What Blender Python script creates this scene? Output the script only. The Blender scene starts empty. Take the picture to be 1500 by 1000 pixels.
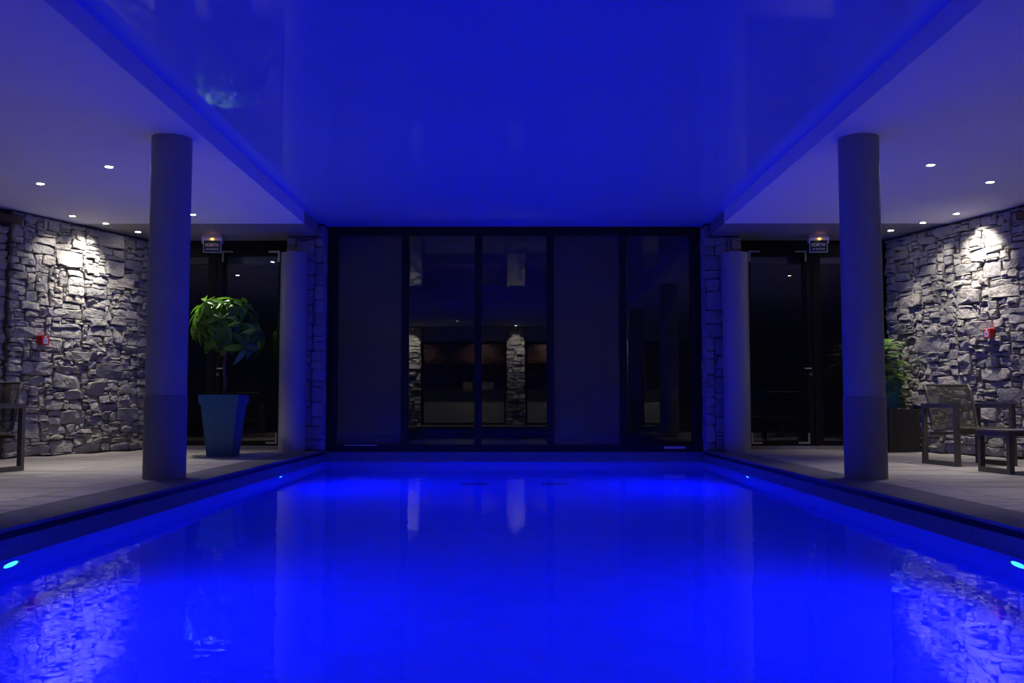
import bpy, bmesh, math, random
from mathutils import Vector, Matrix

# ------------------------------------------------------------------ camera, world, exposure
scene = bpy.context.scene
C = bpy.data.collections.new('scene_objects'); scene.collection.children.link(C)

CAM_H = 0.62
cam_d = bpy.data.cameras.new('camera'); cam = bpy.data.objects.new('camera', cam_d); C.objects.link(cam)
cam_d.sensor_width = 36.0; cam_d.lens = 33.6; cam_d.clip_start = 0.02
cam.location = (0, 0, CAM_H)
cam.rotation_euler = (math.radians(90 + 3.72), 0, math.radians(0.123))
scene.camera = cam

world = bpy.data.worlds.new('night'); scene.world = world; world.use_nodes = True
bg = world.node_tree.nodes['Background']
bg.inputs['Color'].default_value = (0.15, 0.18, 0.35, 1); bg.inputs['Strength'].default_value = 0.004

vs = scene.view_settings
vs.view_transform = 'Standard'; vs.look = 'None'; vs.exposure = 0.0; vs.gamma = 1.0; vs.use_curve_mapping = False
scene.cycles.use_denoising = True
scene.cycles.max_bounces = 10; scene.cycles.diffuse_bounces = 5; scene.cycles.glossy_bounces = 5
scene.cycles.transmission_bounces = 6; scene.cycles.transparent_max_bounces = 12
scene.cycles.caustics_refractive = True; scene.cycles.caustics_reflective = True
scene.cycles.blur_glossy = 0.5; scene.cycles.sample_clamp_indirect = 6.0

POOL_COL = (0.0, 0.003, 1.0)      # blue LED of the underwater lamps
POOL_FAR, POOL_NEAR = 95.0, 62.0                     # watts of each underwater lamp
WARM = (1.0, 0.92, 0.82)          # halogen downlights
SPOT_HOT, SPOT_MID, SPOT_LOW = 290.0, 210.0, 60.0

# ------------------------------------------------------------------ dimensions (metres)
HC = 2.87      # side ceiling
HG = 3.035     # glossy ceiling over the pool
RX = 2.63      # half width of the raised ceiling
PX = 2.56      # half width of the pool
CX = 2.90      # outer edge of the coping
WY = 12.95     # big window plane
WZ = -0.16     # water level
SY = 11.85     # where the end bulkheads begin
PB = -1.45     # pool bottom
PY0 = 0.45     # near end of the pool
RY = -1.9      # rear wall
WLA, WLB = Vector((-5.03, 13.05)), Vector((-5.82, 11.0))   # left wall line, far -> near
WRA, WRB = Vector((5.12, 13.05)), Vector((5.74, 10.9))

# ------------------------------------------------------------------ material helpers
def mat(name):
    m = bpy.data.materials.new(name); m.use_nodes = True
    nt = m.node_tree
    return m, nt, nt.nodes['Principled BSDF']
def N(nt, t, **kw):
    n = nt.nodes.new(t)
    for k, v in kw.items(): setattr(n, k, v)
    return n
def plain(name, col, rough=0.5, metal=0.0, spec=0.5, noise=0.0, scale=8.0, bump=0.0, bscale=40.0):
    m, nt, b = mat(name)
    b.inputs['Base Color'].default_value = (*col, 1)
    b.inputs['Roughness'].default_value = rough; b.inputs['Metallic'].default_value = metal
    b.inputs['Specular IOR Level'].default_value = spec
    tc = N(nt, 'ShaderNodeTexCoord')
    if noise > 0:
        nz = N(nt, 'ShaderNodeTexNoise'); nz.inputs['Scale'].default_value = scale; nz.inputs['Detail'].default_value = 5
        nt.links.new(tc.outputs['Object'], nz.inputs['Vector'])
        r = N(nt, 'ShaderNodeValToRGB')
        r.color_ramp.elements[0].position = 0.3; r.color_ramp.elements[1].position = 0.7
        r.color_ramp.elements[0].color = (*[c * (1 - noise) for c in col], 1)
        r.color_ramp.elements[1].color = (*[min(1, c * (1 + noise)) for c in col], 1)
        nt.links.new(nz.outputs['Fac'], r.inputs['Fac']); nt.links.new(r.outputs['Color'], b.inputs['Base Color'])
    if bump > 0:
        nb = N(nt, 'ShaderNodeTexNoise'); nb.inputs['Scale'].default_value = bscale; nb.inputs['Detail'].default_value = 4
        nt.links.new(tc.outputs['Object'], nb.inputs['Vector'])
        bp = N(nt, 'ShaderNodeBump'); bp.inputs['Strength'].default_value = bump; bp.inputs['Distance'].default_value = 0.01
        nt.links.new(nb.outputs['Fac'], bp.inputs['Height']); nt.links.new(bp.outputs['Normal'], b.inputs['Normal'])
    return m
def emit(name, col, s):
    m, nt, b = mat(name)
    b.inputs['Base Color'].default_value = (*col, 1)
    b.inputs['Emission Color'].default_value = (*col, 1); b.inputs['Emission Strength'].default_value = s
    return m

def stone_material(name, tint):
    m, nt, b = mat(name)
    tc = N(nt, 'ShaderNodeTexCoord'); oi = N(nt, 'ShaderNodeObjectInfo')
    big = N(nt, 'ShaderNodeTexNoise'); big.inputs['Scale'].default_value = 3.5; big.inputs['Detail'].default_value = 4
    fine = N(nt, 'ShaderNodeTexNoise'); fine.inputs['Scale'].default_value = 26; fine.inputs['Detail'].default_value = 8; fine.inputs['Roughness'].default_value = 0.65
    nt.links.new(tc.outputs['Object'], big.inputs['Vector']); nt.links.new(tc.outputs['Object'], fine.inputs['Vector'])
    add = N(nt, 'ShaderNodeMath', operation='MULTIPLY_ADD'); add.inputs[1].default_value = 0.62
    nt.links.new(oi.outputs['Random'], add.inputs[0])
    sc = N(nt, 'ShaderNodeMath', operation='MULTIPLY'); sc.inputs[1].default_value = 0.40
    nt.links.new(fine.outputs['Fac'], sc.inputs[0]); nt.links.new(sc.outputs[0], add.inputs[2])
    r = N(nt, 'ShaderNodeValToRGB'); cr = r.color_ramp
    cols = [(0.0, (0.17, 0.17, 0.175)), (0.3, (0.26, 0.255, 0.25)), (0.55, (0.33, 0.32, 0.30)), (0.8, (0.38, 0.355, 0.32)), (0.95, (0.33, 0.26, 0.19))]
    while len(cr.elements) < len(cols): cr.elements.new(0.5)
    for e, (p, c) in zip(cr.elements, cols): e.position = p; e.color = (*[x * t for x, t in zip(c, tint)], 1)
    nt.links.new(add.outputs[0], r.inputs['Fac'])
    nt.links.new(r.outputs['Color'], b.inputs['Base Color'])
    b.inputs['Roughness'].default_value = 0.85; b.inputs['Specular IOR Level'].default_value = 0.2
    rid = N(nt, 'ShaderNodeTexNoise'); rid.inputs['Scale'].default_value = 11; rid.inputs['Detail'].default_value = 7; rid.inputs['Roughness'].default_value = 0.6
    nt.links.new(tc.outputs['Object'], rid.inputs['Vector'])
    bp = N(nt, 'ShaderNodeBump'); bp.inputs['Strength'].default_value = 1.0; bp.inputs['Distance'].default_value = 0.05
    nt.links.new(rid.outputs['Fac'], bp.inputs['Height']); nt.links.new(bp.outputs['Normal'], b.inputs['Normal'])
    return m

M = {}
M['stone'] = stone_material('rubble_stone', (1, 1, 1))
M['mortar'] = plain('wall_core', (0.10, 0.097, 0.092), 0.95, noise=0.3, bump=0.4)
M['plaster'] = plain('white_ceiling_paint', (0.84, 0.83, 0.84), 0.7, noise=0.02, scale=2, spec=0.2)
M['grey_plaster'] = plain('grey_soffit_finish', (0.24, 0.235, 0.235), 0.7, noise=0.05, scale=3, spec=0.2)  # tone of the end soffits, darker than the side ceiling
M['rear_plaster'] = plain('rear_plaster', (0.5, 0.49, 0.48), 0.8, noise=0.04, scale=3)
M['column'] = plain('column_paint', (0.31, 0.305, 0.30), 0.38, noise=0.04, scale=6, bump=0.05, bscale=60)
M['sleeve'] = plain('column_sleeve', (0.20, 0.195, 0.185), 0.5, noise=0.05, scale=9, bump=0.08, bscale=80)
M['coping'] = plain('coping_stone', (0.12, 0.116, 0.11), 0.6, noise=0.22, scale=9, bump=0.2, bscale=70)
M['pool'] = plain('pool_liner', (0.22, 0.40, 0.72), 0.5, noise=0.06, scale=5)
M['band'] = plain('dark_waterline_strip', (0.10, 0.12, 0.14), 0.6, noise=0.25, scale=40)  # band above the water, darker than the liner
M['black_frame'] = plain('black_aluminium', (0.008, 0.008, 0.009), 0.4, noise=0.1, scale=20, spec=0.2)
M['drain'] = plain('drain_plastic', (0.2, 0.22, 0.25), 0.6, noise=0.1)
M['metal'] = plain('brushed_fitting', (0.55, 0.54, 0.52), 0.3, metal=1.0, noise=0.08, scale=30)
M['chair'] = plain('brushed_chair_frame', (0.095, 0.09, 0.08), 0.42, metal=0.3, noise=0.12, scale=25)
M['table'] = plain('table_slab', (0.10, 0.098, 0.095), 0.35, noise=0.15, scale=12)
M['wood_beam'] = plain('dark_oak_beam', (0.075, 0.035, 0.022), 0.7, noise=0.35, scale=7, bump=0.3)
M['pot_teal'] = plain('teal_planter', (0.004, 0.10, 0.15), 0.45, noise=0.06, scale=12)
M['soil'] = plain('potting_soil', (0.03, 0.02, 0.013), 0.95, noise=0.4, scale=40, bump=0.5)
M['trunk'] = plain('bark', (0.09, 0.065, 0.045), 0.85, noise=0.3, scale=30, bump=0.5)
M['red'] = plain('red_plastic', (0.52, 0.02, 0.025), 0.35, noise=0.05)
M['white_plastic'] = plain('white_plastic', (0.72, 0.71, 0.72), 0.4, noise=0.03)
M['label_grey'] = plain('label_print', (0.45, 0.50, 0.68), 0.3, noise=0.03)
M['black_print'] = plain('black_print', (0.01, 0.01, 0.012), 0.5, noise=0.05)
M['sign_green'] = plain('sign_green_plate', (0.015, 0.07, 0.045), 0.25, noise=0.05)
M['lens'] = emit('lit_lamp_glass', (1.0, 0.96, 0.9), 60.0)
M['led'] = emit('amber_indicator', (1.0, 0.42, 0.02), 16.0)
M['pool_lens'] = emit('blue_led_lens', (0.02, 0.32, 1.0), 9.0)
M['ring'] = plain('lamp_trim_ring', (0.25, 0.25, 0.25), 0.35, metal=0.6, noise=0.05)
M['cup'] = plain('lamp_cup', (0.03, 0.03, 0.03), 0.6, noise=0.05)
M['walnut'] = plain('dark_red_wood', (0.10, 0.035, 0.02), 0.5, noise=0.3, scale=6)
M['counter'] = plain('pale_counter', (0.50, 0.47, 0.40), 0.6, noise=0.05)
M['paving'] = plain('dark_terrace', (0.05, 0.05, 0.05), 0.9, noise=0.2)

# dark-stained cube with vertical grain
m, nt, b = mat('black_stained_wood')
tc = N(nt, 'ShaderNodeTexCoord'); mp = N(nt, 'ShaderNodeMapping'); mp.inputs['Scale'].default_value = (22, 22, 1.2)
nz = N(nt, 'ShaderNodeTexNoise'); nz.inputs['Scale'].default_value = 2; nz.inputs['Detail'].default_value = 6
r = N(nt, 'ShaderNodeValToRGB'); r.color_ramp.elements[0].color = (0.008, 0.008, 0.009, 1); r.color_ramp.elements[1].color = (0.05, 0.045, 0.04, 1)
nt.links.new(tc.outputs['Object'], mp.inputs['Vector']); nt.links.new(mp.outputs['Vector'], nz.inputs['Vector'])
nt.links.new(nz.outputs['Fac'], r.inputs['Fac']); nt.links.new(r.outputs['Color'], b.inputs['Base Color']); b.inputs['Roughness'].default_value = 0.5
M['black_wood'] = m

# floor tile: grey-brown stone with long streaks across the deck
m, nt, b = mat('streaked_deck_tile')
tc = N(nt, 'ShaderNodeTexCoord'); mp = N(nt, 'ShaderNodeMapping'); mp.inputs['Scale'].default_value = (0.7, 5.0, 1)
oi = N(nt, 'ShaderNodeObjectInfo')
nz = N(nt, 'ShaderNodeTexNoise'); nz.inputs['Scale'].default_value = 2.2; nz.inputs['Detail'].default_value = 7; nz.inputs['Roughness'].default_value = 0.62
r = N(nt, 'ShaderNodeValToRGB'); r.color_ramp.elements[0].position = 0.28; r.color_ramp.elements[1].position = 0.74
r.color_ramp.elements[0].color = (0.13, 0.12, 0.11, 1); r.color_ramp.elements[1].color = (0.46, 0.43, 0.40, 1)
ofs = N(nt, 'ShaderNodeVectorMath', operation='SCALE'); ofs.inputs[0].default_value = (3, 5, 7)
nt.links.new(oi.outputs['Random'], ofs.inputs['Scale'])
va = N(nt, 'ShaderNodeVectorMath', operation='ADD')
nt.links.new(tc.outputs['Object'], mp.inputs['Vector']); nt.links.new(mp.outputs['Vector'], va.inputs[0]); nt.links.new(ofs.outputs[0], va.inputs[1])
nt.links.new(va.outputs[0], nz.inputs['Vector'])
nt.links.new(nz.outputs['Fac'], r.inputs['Fac']); nt.links.new(r.outputs['Color'], b.inputs['Base Color'])
b.inputs['Roughness'].default_value = 0.55
bp = N(nt, 'ShaderNodeBump'); bp.inputs['Strength'].default_value = 0.15; bp.inputs['Distance'].default_value = 0.01
nt.links.new(nz.outputs['Fac'], bp.inputs['Height']); nt.links.new(bp.outputs['Normal'], b.inputs['Normal'])
M['tile'] = m

# lacquered stretch ceiling: near-mirror film, base colour tinted blue to carry the pool's light
m, nt, b = mat('lacquered_stretch_ceiling')
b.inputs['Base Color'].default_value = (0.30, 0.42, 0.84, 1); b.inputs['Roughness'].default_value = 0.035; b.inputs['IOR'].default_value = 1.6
tc = N(nt, 'ShaderNodeTexCoord'); nz = N(nt, 'ShaderNodeTexNoise'); nz.inputs['Scale'].default_value = 0.8; nz.inputs['Detail'].default_value = 1
bp = N(nt, 'ShaderNodeBump'); bp.inputs['Strength'].default_value = 0.04; bp.inputs['Distance'].default_value = 0.02
nt.links.new(tc.outputs['Object'], nz.inputs['Vector']); nt.links.new(nz.outputs['Fac'], bp.inputs['Height']); nt.links.new(bp.outputs['Normal'], b.inputs['Normal'])
M['lacquer'] = m

# water
m, nt, b = mat('pool_water')
b.inputs['Base Color'].default_value = (0.88, 0.95, 1.0, 1); b.inputs['Roughness'].default_value = 0.0
b.inputs['IOR'].default_value = 1.333; b.inputs['Transmission Weight'].default_value = 1.0
tc = N(nt, 'ShaderNodeTexCoord'); mp = N(nt, 'ShaderNodeMapping'); mp.inputs['Scale'].default_value = (1, 0.8, 1)
nz = N(nt, 'ShaderNodeTexNoise'); nz.inputs['Scale'].default_value = 4.5; nz.inputs['Detail'].default_value = 2.0; nz.inputs['Roughness'].default_value = 0.5
bp = N(nt, 'ShaderNodeBump'); bp.inputs['Strength'].default_value = 0.10; bp.inputs['Distance'].default_value = 0.02
nt.links.new(tc.outputs['Object'], mp.inputs['Vector']); nt.links.new(mp.outputs['Vector'], nz.inputs['Vector'])
nt.links.new(nz.outputs['Fac'], bp.inputs['Height']); nt.links.new(bp.outputs['Normal'], b.inputs['Normal'])
M['water'] = m

def glass_mat(name, rough, ior, haze):
    m = bpy.data.materials.new(name); m.use_nodes = True; nt = m.node_tree; nt.nodes.clear()
    out = N(nt, 'ShaderNodeOutputMaterial'); tr = N(nt, 'ShaderNodeBsdfTransparent'); gl = N(nt, 'ShaderNodeBsdfGlossy'); fr = N(nt, 'ShaderNodeFresnel')
    tr.inputs['Color'].default_value = (0.62, 0.68, 0.70, 1); gl.inputs['Roughness'].default_value = rough; fr.inputs['IOR'].default_value = ior
    mx = N(nt, 'ShaderNodeMixShader'); nt.links.new(fr.outputs[0], mx.inputs[0]); nt.links.new(tr.outputs[0], mx.inputs[1]); nt.links.new(gl.outputs[0], mx.inputs[2])
    df = N(nt, 'ShaderNodeBsdfDiffuse'); df.inputs['Color'].default_value = (0.6, 0.6, 0.6, 1)
    tc = N(nt, 'ShaderNodeTexCoord'); nz = N(nt, 'ShaderNodeTexNoise'); nz.inputs['Scale'].default_value = 2.5; nz.inputs['Detail'].default_value = 3
    nt.links.new(tc.outputs['Object'], nz.inputs['Vector'])
    mu = N(nt, 'ShaderNodeMath', operation='MULTIPLY'); mu.inputs[1].default_value = haze * 2
    nt.links.new(nz.outputs['Fac'], mu.inputs[0])
    m2 = N(nt, 'ShaderNodeMixShader'); nt.links.new(mu.outputs[0], m2.inputs[0]); nt.links.new(mx.outputs[0], m2.inputs[1]); nt.links.new(df.outputs[0], m2.inputs[2])
    nt.links.new(m2.outputs[0], out.inputs['Surface'])
    return m
M['glass'] = glass_mat('clear_double_glazing', 0.0, 1.85, 0.006)
M['fog_glass'] = glass_mat('misted_double_glazing', 0.30, 1.85, 0.028)
M['door_glass'] = glass_mat('door_glazing', 0.0, 1.8, 0.004)

# woven sling fabric, see-through
m = bpy.data.materials.new('woven_sling'); m.use_nodes = True; nt = m.node_tree
b = nt.nodes['Principled BSDF']; b.inputs['Base Color'].default_value = (0.022, 0.021, 0.017, 1); b.inputs['Roughness'].default_value = 0.8
out = nt.nodes['Material Output']; tr = N(nt, 'ShaderNodeBsdfTransparent'); mx = N(nt, 'ShaderNodeMixShader'); mx.inputs[0].default_value = 0.72
nt.links.new(tr.outputs[0], mx.inputs[1]); nt.links.new(b.outputs[0], mx.inputs[2]); nt.links.new(mx.outputs[0], out.inputs['Surface'])
M['sling'] = m

def leaf_mat(name, c0, c1, rough):
    m, nt, b = mat(name)
    oi = N(nt, 'ShaderNodeObjectInfo'); tc = N(nt, 'ShaderNodeTexCoord')
    nz = N(nt, 'ShaderNodeTexNoise'); nz.inputs['Scale'].default_value = 14
    nt.links.new(tc.outputs['Object'], nz.inputs['Vector'])
    ad = N(nt, 'ShaderNodeMath', operation='MULTIPLY_ADD'); ad.inputs[1].default_value = 0.4
    nt.links.new(nz.outputs['Fac'], ad.inputs[0])
    s = N(nt, 'ShaderNodeMath', operation='MULTIPLY'); s.inputs[1].default_value = 0.6
    nt.links.new(oi.outputs['Random'], s.inputs[0]); nt.links.new(s.outputs[0], ad.inputs[2])
    r = N(nt, 'ShaderNodeValToRGB'); r.color_ramp.elements[0].color = (*c0, 1); r.color_ramp.elements[1].color = (*c1, 1)
    nt.links.new(ad.outputs[0], r.inputs['Fac']); nt.links.new(r.outputs['Color'], b.inputs['Base Color'])
    b.inputs['Roughness'].default_value = rough
    tl = N(nt, 'ShaderNodeBsdfTranslucent'); nt.links.new(r.outputs['Color'], tl.inputs['Color'])
    mx = N(nt, 'ShaderNodeMixShader'); mx.inputs[0].default_value = 0.35
    out = nt.nodes['Material Output']
    nt.links.new(b.outputs[0], mx.inputs[1]); nt.links.new(tl.outputs[0], mx.inputs[2]); nt.links.new(mx.outputs[0], out.inputs['Surface'])
    return m
M['leaf'] = leaf_mat('umbrella_leaf', (0.02, 0.075, 0.006), (0.15, 0.36, 0.02), 0.3)
M['frond'] = leaf_mat('fern_frond', (0.07, 0.17, 0.035), (0.22, 0.36, 0.10), 0.55)
M['ivy'] = leaf_mat('ivy_leaf', (0.08, 0.15, 0.04), (0.30, 0.36, 0.15), 0.5)

# ------------------------------------------------------------------ mesh helpers
class MB:
    def __init__(s): s.v = []; s.f = []
    def add(s, vs_, fs):
        o = len(s.v); s.v += [tuple(p) for p in vs_]; s.f += [tuple(i + o for i in f) for f in fs]; return s
    def box(s, x0, y0, z0, x1, y1, z1):
        vs_ = [(x, y, z) for z in (z0, z1) for (x, y) in ((x0, y0), (x1, y0), (x1, y1), (x0, y1))]
        return s.add(vs_, [(3, 2, 1, 0), (4, 5, 6, 7), (0, 1, 5, 4), (1, 2, 6, 5), (2, 3, 7, 6), (3, 0, 4, 7)])
    def prism(s, poly, z0, z1):
        n = len(poly)
        vs_ = [(x, y, z0) for x, y in poly] + [(x, y, z1) for x, y in poly]
        fs = [tuple(range(n - 1, -1, -1)), tuple(range(n, 2 * n))] + [(i, (i + 1) % n, n + (i + 1) % n, n + i) for i in range(n)]
        return s.add(vs_, fs)
    def lathe(s, prof, seg=32, cx=0, cy=0, close=True):
        o = len(s.v); n = len(prof)
        for r_, z in prof:
            for k in range(seg):
                a = 2 * math.pi * k / seg; s.v.append((cx + r_ * math.cos(a), cy + r_ * math.sin(a), z))
        for i in range(n - 1):
            for k in range(seg):
                k2 = (k + 1) % seg
                s.f.append((o + i * seg + k, o + i * seg + k2, o + (i + 1) * seg + k2, o + (i + 1) * seg + k))
        if close:
            s.f.append(tuple(o + k for k in range(seg - 1, -1, -1))); s.f.append(tuple(o + (n - 1) * seg + k for k in range(seg)))
        return s
    def tube(s, pts, radii, seg=8):
        pts = [Vector(p) for p in pts]; o = len(s.v); n = len(pts)
        for i, p in enumerate(pts):
            d = (pts[min(i + 1, n - 1)] - pts[max(i - 1, 0)]).normalized()
            u = d.cross(Vector((0.31, 0.95, 0.05))).normalized(); w = d.cross(u)
            r_ = radii[i] if isinstance(radii, (list, tuple)) else radii
            for k in range(seg):
                a = 2 * math.pi * k / seg; s.v.append(tuple(p + (u * math.cos(a) + w * math.sin(a)) * r_))
        for i in range(n - 1):
            for k in range(seg):
                k2 = (k + 1) % seg; s.f.append((o + i * seg + k, o + i * seg + k2, o + (i + 1) * seg + k2, o + (i + 1) * seg + k))
        s.f.append(tuple(o + k for k in range(seg - 1, -1, -1))); s.f.append(tuple(o + (n - 1) * seg + k for k in range(seg)))
        return s
    def mesh(s, name, material, smooth=False, bevel=0.0):
        me = bpy.data.meshes.new(name); me.from_pydata(s.v, [], s.f)
        bm = bmesh.new(); bm.from_mesh(me)
        if bevel > 0:
            bmesh.ops.bevel(bm, geom=list(bm.edges), offset=bevel, segments=2, affect='EDGES', profile=0.6)
        bmesh.ops.recalc_face_normals(bm, faces=bm.faces)
        bm.to_mesh(me); bm.free()
        if smooth:
            for p in me.polygons: p.use_smooth = True
        me.materials.append(material); me.update()
        return me
    def build(s, name, material, parent=None, smooth=False, bevel=0.0, kind=None):
        return link(name, s.mesh(name, material, smooth, bevel), parent, kind)
def link(name, me, parent=None, kind=None):
    o = bpy.data.objects.new(name, me); C.objects.link(o)
    if parent is not None: o.parent = parent
    if kind: o['kind'] = kind
    return o
def auto_smooth(o, ang=40):
    for e in o.data.polygons: e.use_smooth = True
    bm = bmesh.new(); bm.from_mesh(o.data)
    for e in bm.edges:
        if len(e.link_faces) == 2 and e.calc_face_angle(0) > math.radians(ang): e.smooth = False
    bm.to_mesh(o.data); bm.free()
    return o
def empty(name, loc, rz=0.0):
    o = bpy.data.objects.new(name, None); C.objects.link(o); o.location = loc; o.rotation_euler = (0, 0, rz); o.empty_display_size = 0.1
    return o
def tag(o, label=None, cat=None, group=None, kind=None):
    if label: o['label'] = label
    if cat: o['category'] = cat
    if group: o['group'] = group
    if kind: o['kind'] = kind
    return o
def text_mesh(name, body, size, material, parent, bold=0.0):
    cu = bpy.data.curves.new(name, 'FONT'); cu.body = body; cu.size = size; cu.align_x = 'CENTER'; cu.align_y = 'CENTER'; cu.extrude = 0.001; cu.offset = bold
    t = bpy.data.objects.new(name, cu); C.objects.link(t)
    bpy.context.view_layer.update()
    me = bpy.data.meshes.new_from_object(t.evaluated_get(bpy.context.evaluated_depsgraph_get()))
    C.objects.unlink(t); bpy.data.objects.remove(t)
    me.materials.clear(); me.materials.append(material)
    o = link(name, me, parent); o.rotation_euler = (math.pi / 2, 0, 0)
    return o

# ------------------------------------------------------------------ rubble stonework
def pack_stones(W, H, rng, cell=0.02, big=14, wr=(4, 13), hr=(2, 6), bigw=(14, 22), bigh=(6, 10)):
    nx, ny = int(round(W / cell)), int(round(H / cell))
    g = [[False] * nx for _ in range(ny)]; rects = []
    def free(x, y, w, h):
        if x + w > nx or y + h > ny: return False
        return not any(g[j][i] for j in range(y, y + h) for i in range(x, x + w))
    def put(x, y, w, h):
        for j in range(y, y + h):
            for i in range(x, x + w): g[j][i] = True
        rects.append((x, y, w, h))
    for _ in range(big * 4):
        if len(rects) >= big: break
        w, h = rng.randint(*bigw), rng.randint(*bigh); x, y = rng.randint(0, max(0, nx - w)), rng.randint(0, max(0, ny - h))
        if free(x, y, w, h): put(x, y, w, h)
    for y in range(ny):
        for x in range(nx):
            if g[y][x]: continue
            w = 1; lim = rng.randint(*wr)
            while w < lim and x + w < nx and not g[y][x + w]: w += 1
            if x + w < nx and nx - (x + w) < 3 and not any(g[y][x + w:nx]): w = nx - x
            h = 1; lim = rng.randint(*hr)
            if w <= 3: lim = min(lim, 3)
            while h < lim and free(x, y, w, h + 1): h += 1
            if y + h < ny and ny - (y + h) < 2 and free(x, y, w, ny - y): h = ny - y
            put(x, y, w, h)
    return [(x * cell, y * cell, w * cell, h * cell) for x, y, w, h in rects]
def stone_geo(mb, rect, O, U, Nn, rng, gap=0.003, proud=(0.018, 0.05), jit=0.017, back=0.02):
    """one stone: irregular outline, rounded arris, uneven tilted face. O origin, U along the wall, Nn outward."""
    x, y, w, h = rect
    j = min(jit, 0.26 * min(w, h)); g = min(gap, 0.16 * min(w, h))
    pts = []
    nu = 3 if w > 0.14 else 2; nv = 2 if h > 0.09 else 1
    c = [(x + g, y + g), (x + w - g, y + g), (x + w - g, y + h - g), (x + g, y + h - g)]
    for k, nseg in ((0, nu), (1, nv), (2, nu), (3, nv)):
        a, b_ = c[k], c[(k + 1) % 4]
        for q in range(nseg):
            t = q / nseg
            px = a[0] + (b_[0] - a[0]) * t; py = a[1] + (b_[1] - a[1]) * t
            k2 = 1.0 if q == 0 else 0.55
            px += rng.uniform(-j, j) * k2; py += rng.uniform(-j, j) * k2
            if q == 0:
                px += (x + w / 2 - px) * 0.06; py += (y + h / 2 - py) * 0.08
            pts.append((px, py))
    n = len(pts); cx = sum(p[0] for p in pts) / n; cy = sum(p[1] for p in pts) / n
    d = rng.uniform(*proud); tx, ty = rng.uniform(-0.16, 0.16), rng.uniform(-0.22, 0.22)
    V = []
    def P(u, v, z): return tuple(O + U * u + Vector((0, 0, 1)) * v + Nn * z)
    def face_z(u, v): return d + max(-0.02, min(0.02, (u - cx) * tx + (v - cy) * ty))
    for (u, v) in pts: V.append(P(u, v, -back))
    for (u, v) in pts: V.append(P(u, v, max(0.004, face_z(u, v) - rng.uniform(0.005, 0.014))))
    s = 1 - min(0.30, 0.016 / max(0.02, min(w, h)) )
    for (u, v) in pts:
        u2, v2 = cx + (u - cx) * s, cy + (v - cy) * s
        V.append(P(u2, v2, face_z(u2, v2) + rng.uniform(-0.006, 0.006)))
    V.append(P(cx + rng.uniform(-.2, .2) * w, cy + rng.uniform(-.2, .2) * h, face_z(cx, cy) + rng.uniform(-0.004, 0.010)))
    F = []
    for i in range(n):
        i2 = (i + 1) % n
        F.append((i, i2, n + i2, n + i)); F.append((n + i, n + i2, 2 * n + i2, 2 * n + i)); F.append((2 * n + i, 2 * n + i2, 3 * n))
    mb.add(V, F)
def face_stones(parent, O, U, Nn, W, H, seed, nparts=300, skip=None, **kw):
    rng = random.Random(seed); gk = {k: kw.pop(k) for k in ('gap', 'proud', 'jit') if k in kw}
    rects = pack_stones(W, H, rng, **kw)
    rects.sort(key=lambda r_: -r_[2] * r_[3])
    rest = MB(); n = 0
    for r_ in rects:
        if skip and skip(r_): continue
        if n < nparts and min(r_[2], r_[3]) >= 0.035:
            mb = MB(); stone_geo(mb, r_, O, U, Nn, rng, **gk); mb.build('stone', M['stone'], parent); n += 1
        else: stone_geo(rest, r_, O, U, Nn, rng, **gk)
    if rest.v: rest.build('small_stones', M['stone'], parent, kind='stuff')
    return n

# ================================================================== THE SETTING
# ---- floor
fl = MB()
for s in (-1, 1):
    fl.box(min(s * CX, s * 9.5), RY - 0.1, -0.30, max(s * CX, s * 9.5), 13.6, -0.013)
fl.box(-CX, RY - 0.1, -0.30, CX, PY0 - 0.34, -0.013)
floor = fl.build('floor', M['mortar'], kind='structure')
tag(floor, 'grey-brown streaked stone deck tiles around the pool')
tile_cache = {}
def tile(x0, y0, x1, y1):
    w, d = round(x1 - x0 - 0.005, 3), round(y1 - y0 - 0.005, 3)
    if (w, d) not in tile_cache:
        tile_cache[(w, d)] = MB().box(-w / 2, -d / 2, -0.012, w / 2, d / 2, 0).mesh('tile', M['tile'], bevel=0.0015)
    o = link('tile', tile_cache[(w, d)], floor); o.location = ((x0 + x1) / 2, (y0 + y1) / 2, 0)
def wall_x_at(y, s):
    a, b_ = (WLA, WLB) if s < 0 else (WRA, WRB)
    return abs(a.x + (b_.x - a.x) * (y - a.y) / (b_.y - a.y))
rows = [13.1 - 0.6 * k for k in range(0, 20)]
for s in (-1, 1):
    for k, y1 in enumerate(rows):
        y0 = y1 - 0.6
        xs = [2.903, 3.21, 4.11, 5.01, 5.91, 6.81]
        for a, b_ in zip(xs[:-1], xs[1:]):
            if a > wall_x_at(y0, s) - 0.05: continue
            b2 = min(b_, wall_x_at(y1, s) + 0.0) if b_ > wall_x_at(y1, s) else b_
            if b2 - a < 0.08: continue
            if s > 0: tile(a, y0, b2, y1)
            else: tile(-b2, y0, -a, y1)

# ---- swimming pool: basin, coping stones, inlets
pool = empty('swimming_pool', (0, 0, 0)); tag(pool, 'long rectangular swimming pool glowing blue under the lacquered ceiling', 'pool', kind='structure')
bs = MB()
T = 0.2
bs.box(-PX - T, PY0 - T, PB - T, PX + T, WY + T, PB)
bs.box(-PX - T, PY0, PB, -PX, WY + T, -0.045); bs.box(PX, PY0, PB, PX + T, WY + T, -0.045)
bs.box(-PX, WY + 0.0, PB, PX, WY + T, -0.03); bs.box(-PX - T, PY0 - T, PB, PX + T, PY0, -0.045)
bs.build('basin', M['pool'], pool)
wb = 0.006
for (x0, y0, x1, y1) in ((-PX, PY0, -PX + wb, WY - wb), (PX - wb, PY0, PX, WY - wb), (-PX, WY - wb, PX, WY)):
    MB().box(x0, y0, WZ - 0.02, x1, y1, -0.031 if y0 > PY0 else -0.06).build('waterline_band', M['band'], pool)
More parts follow.
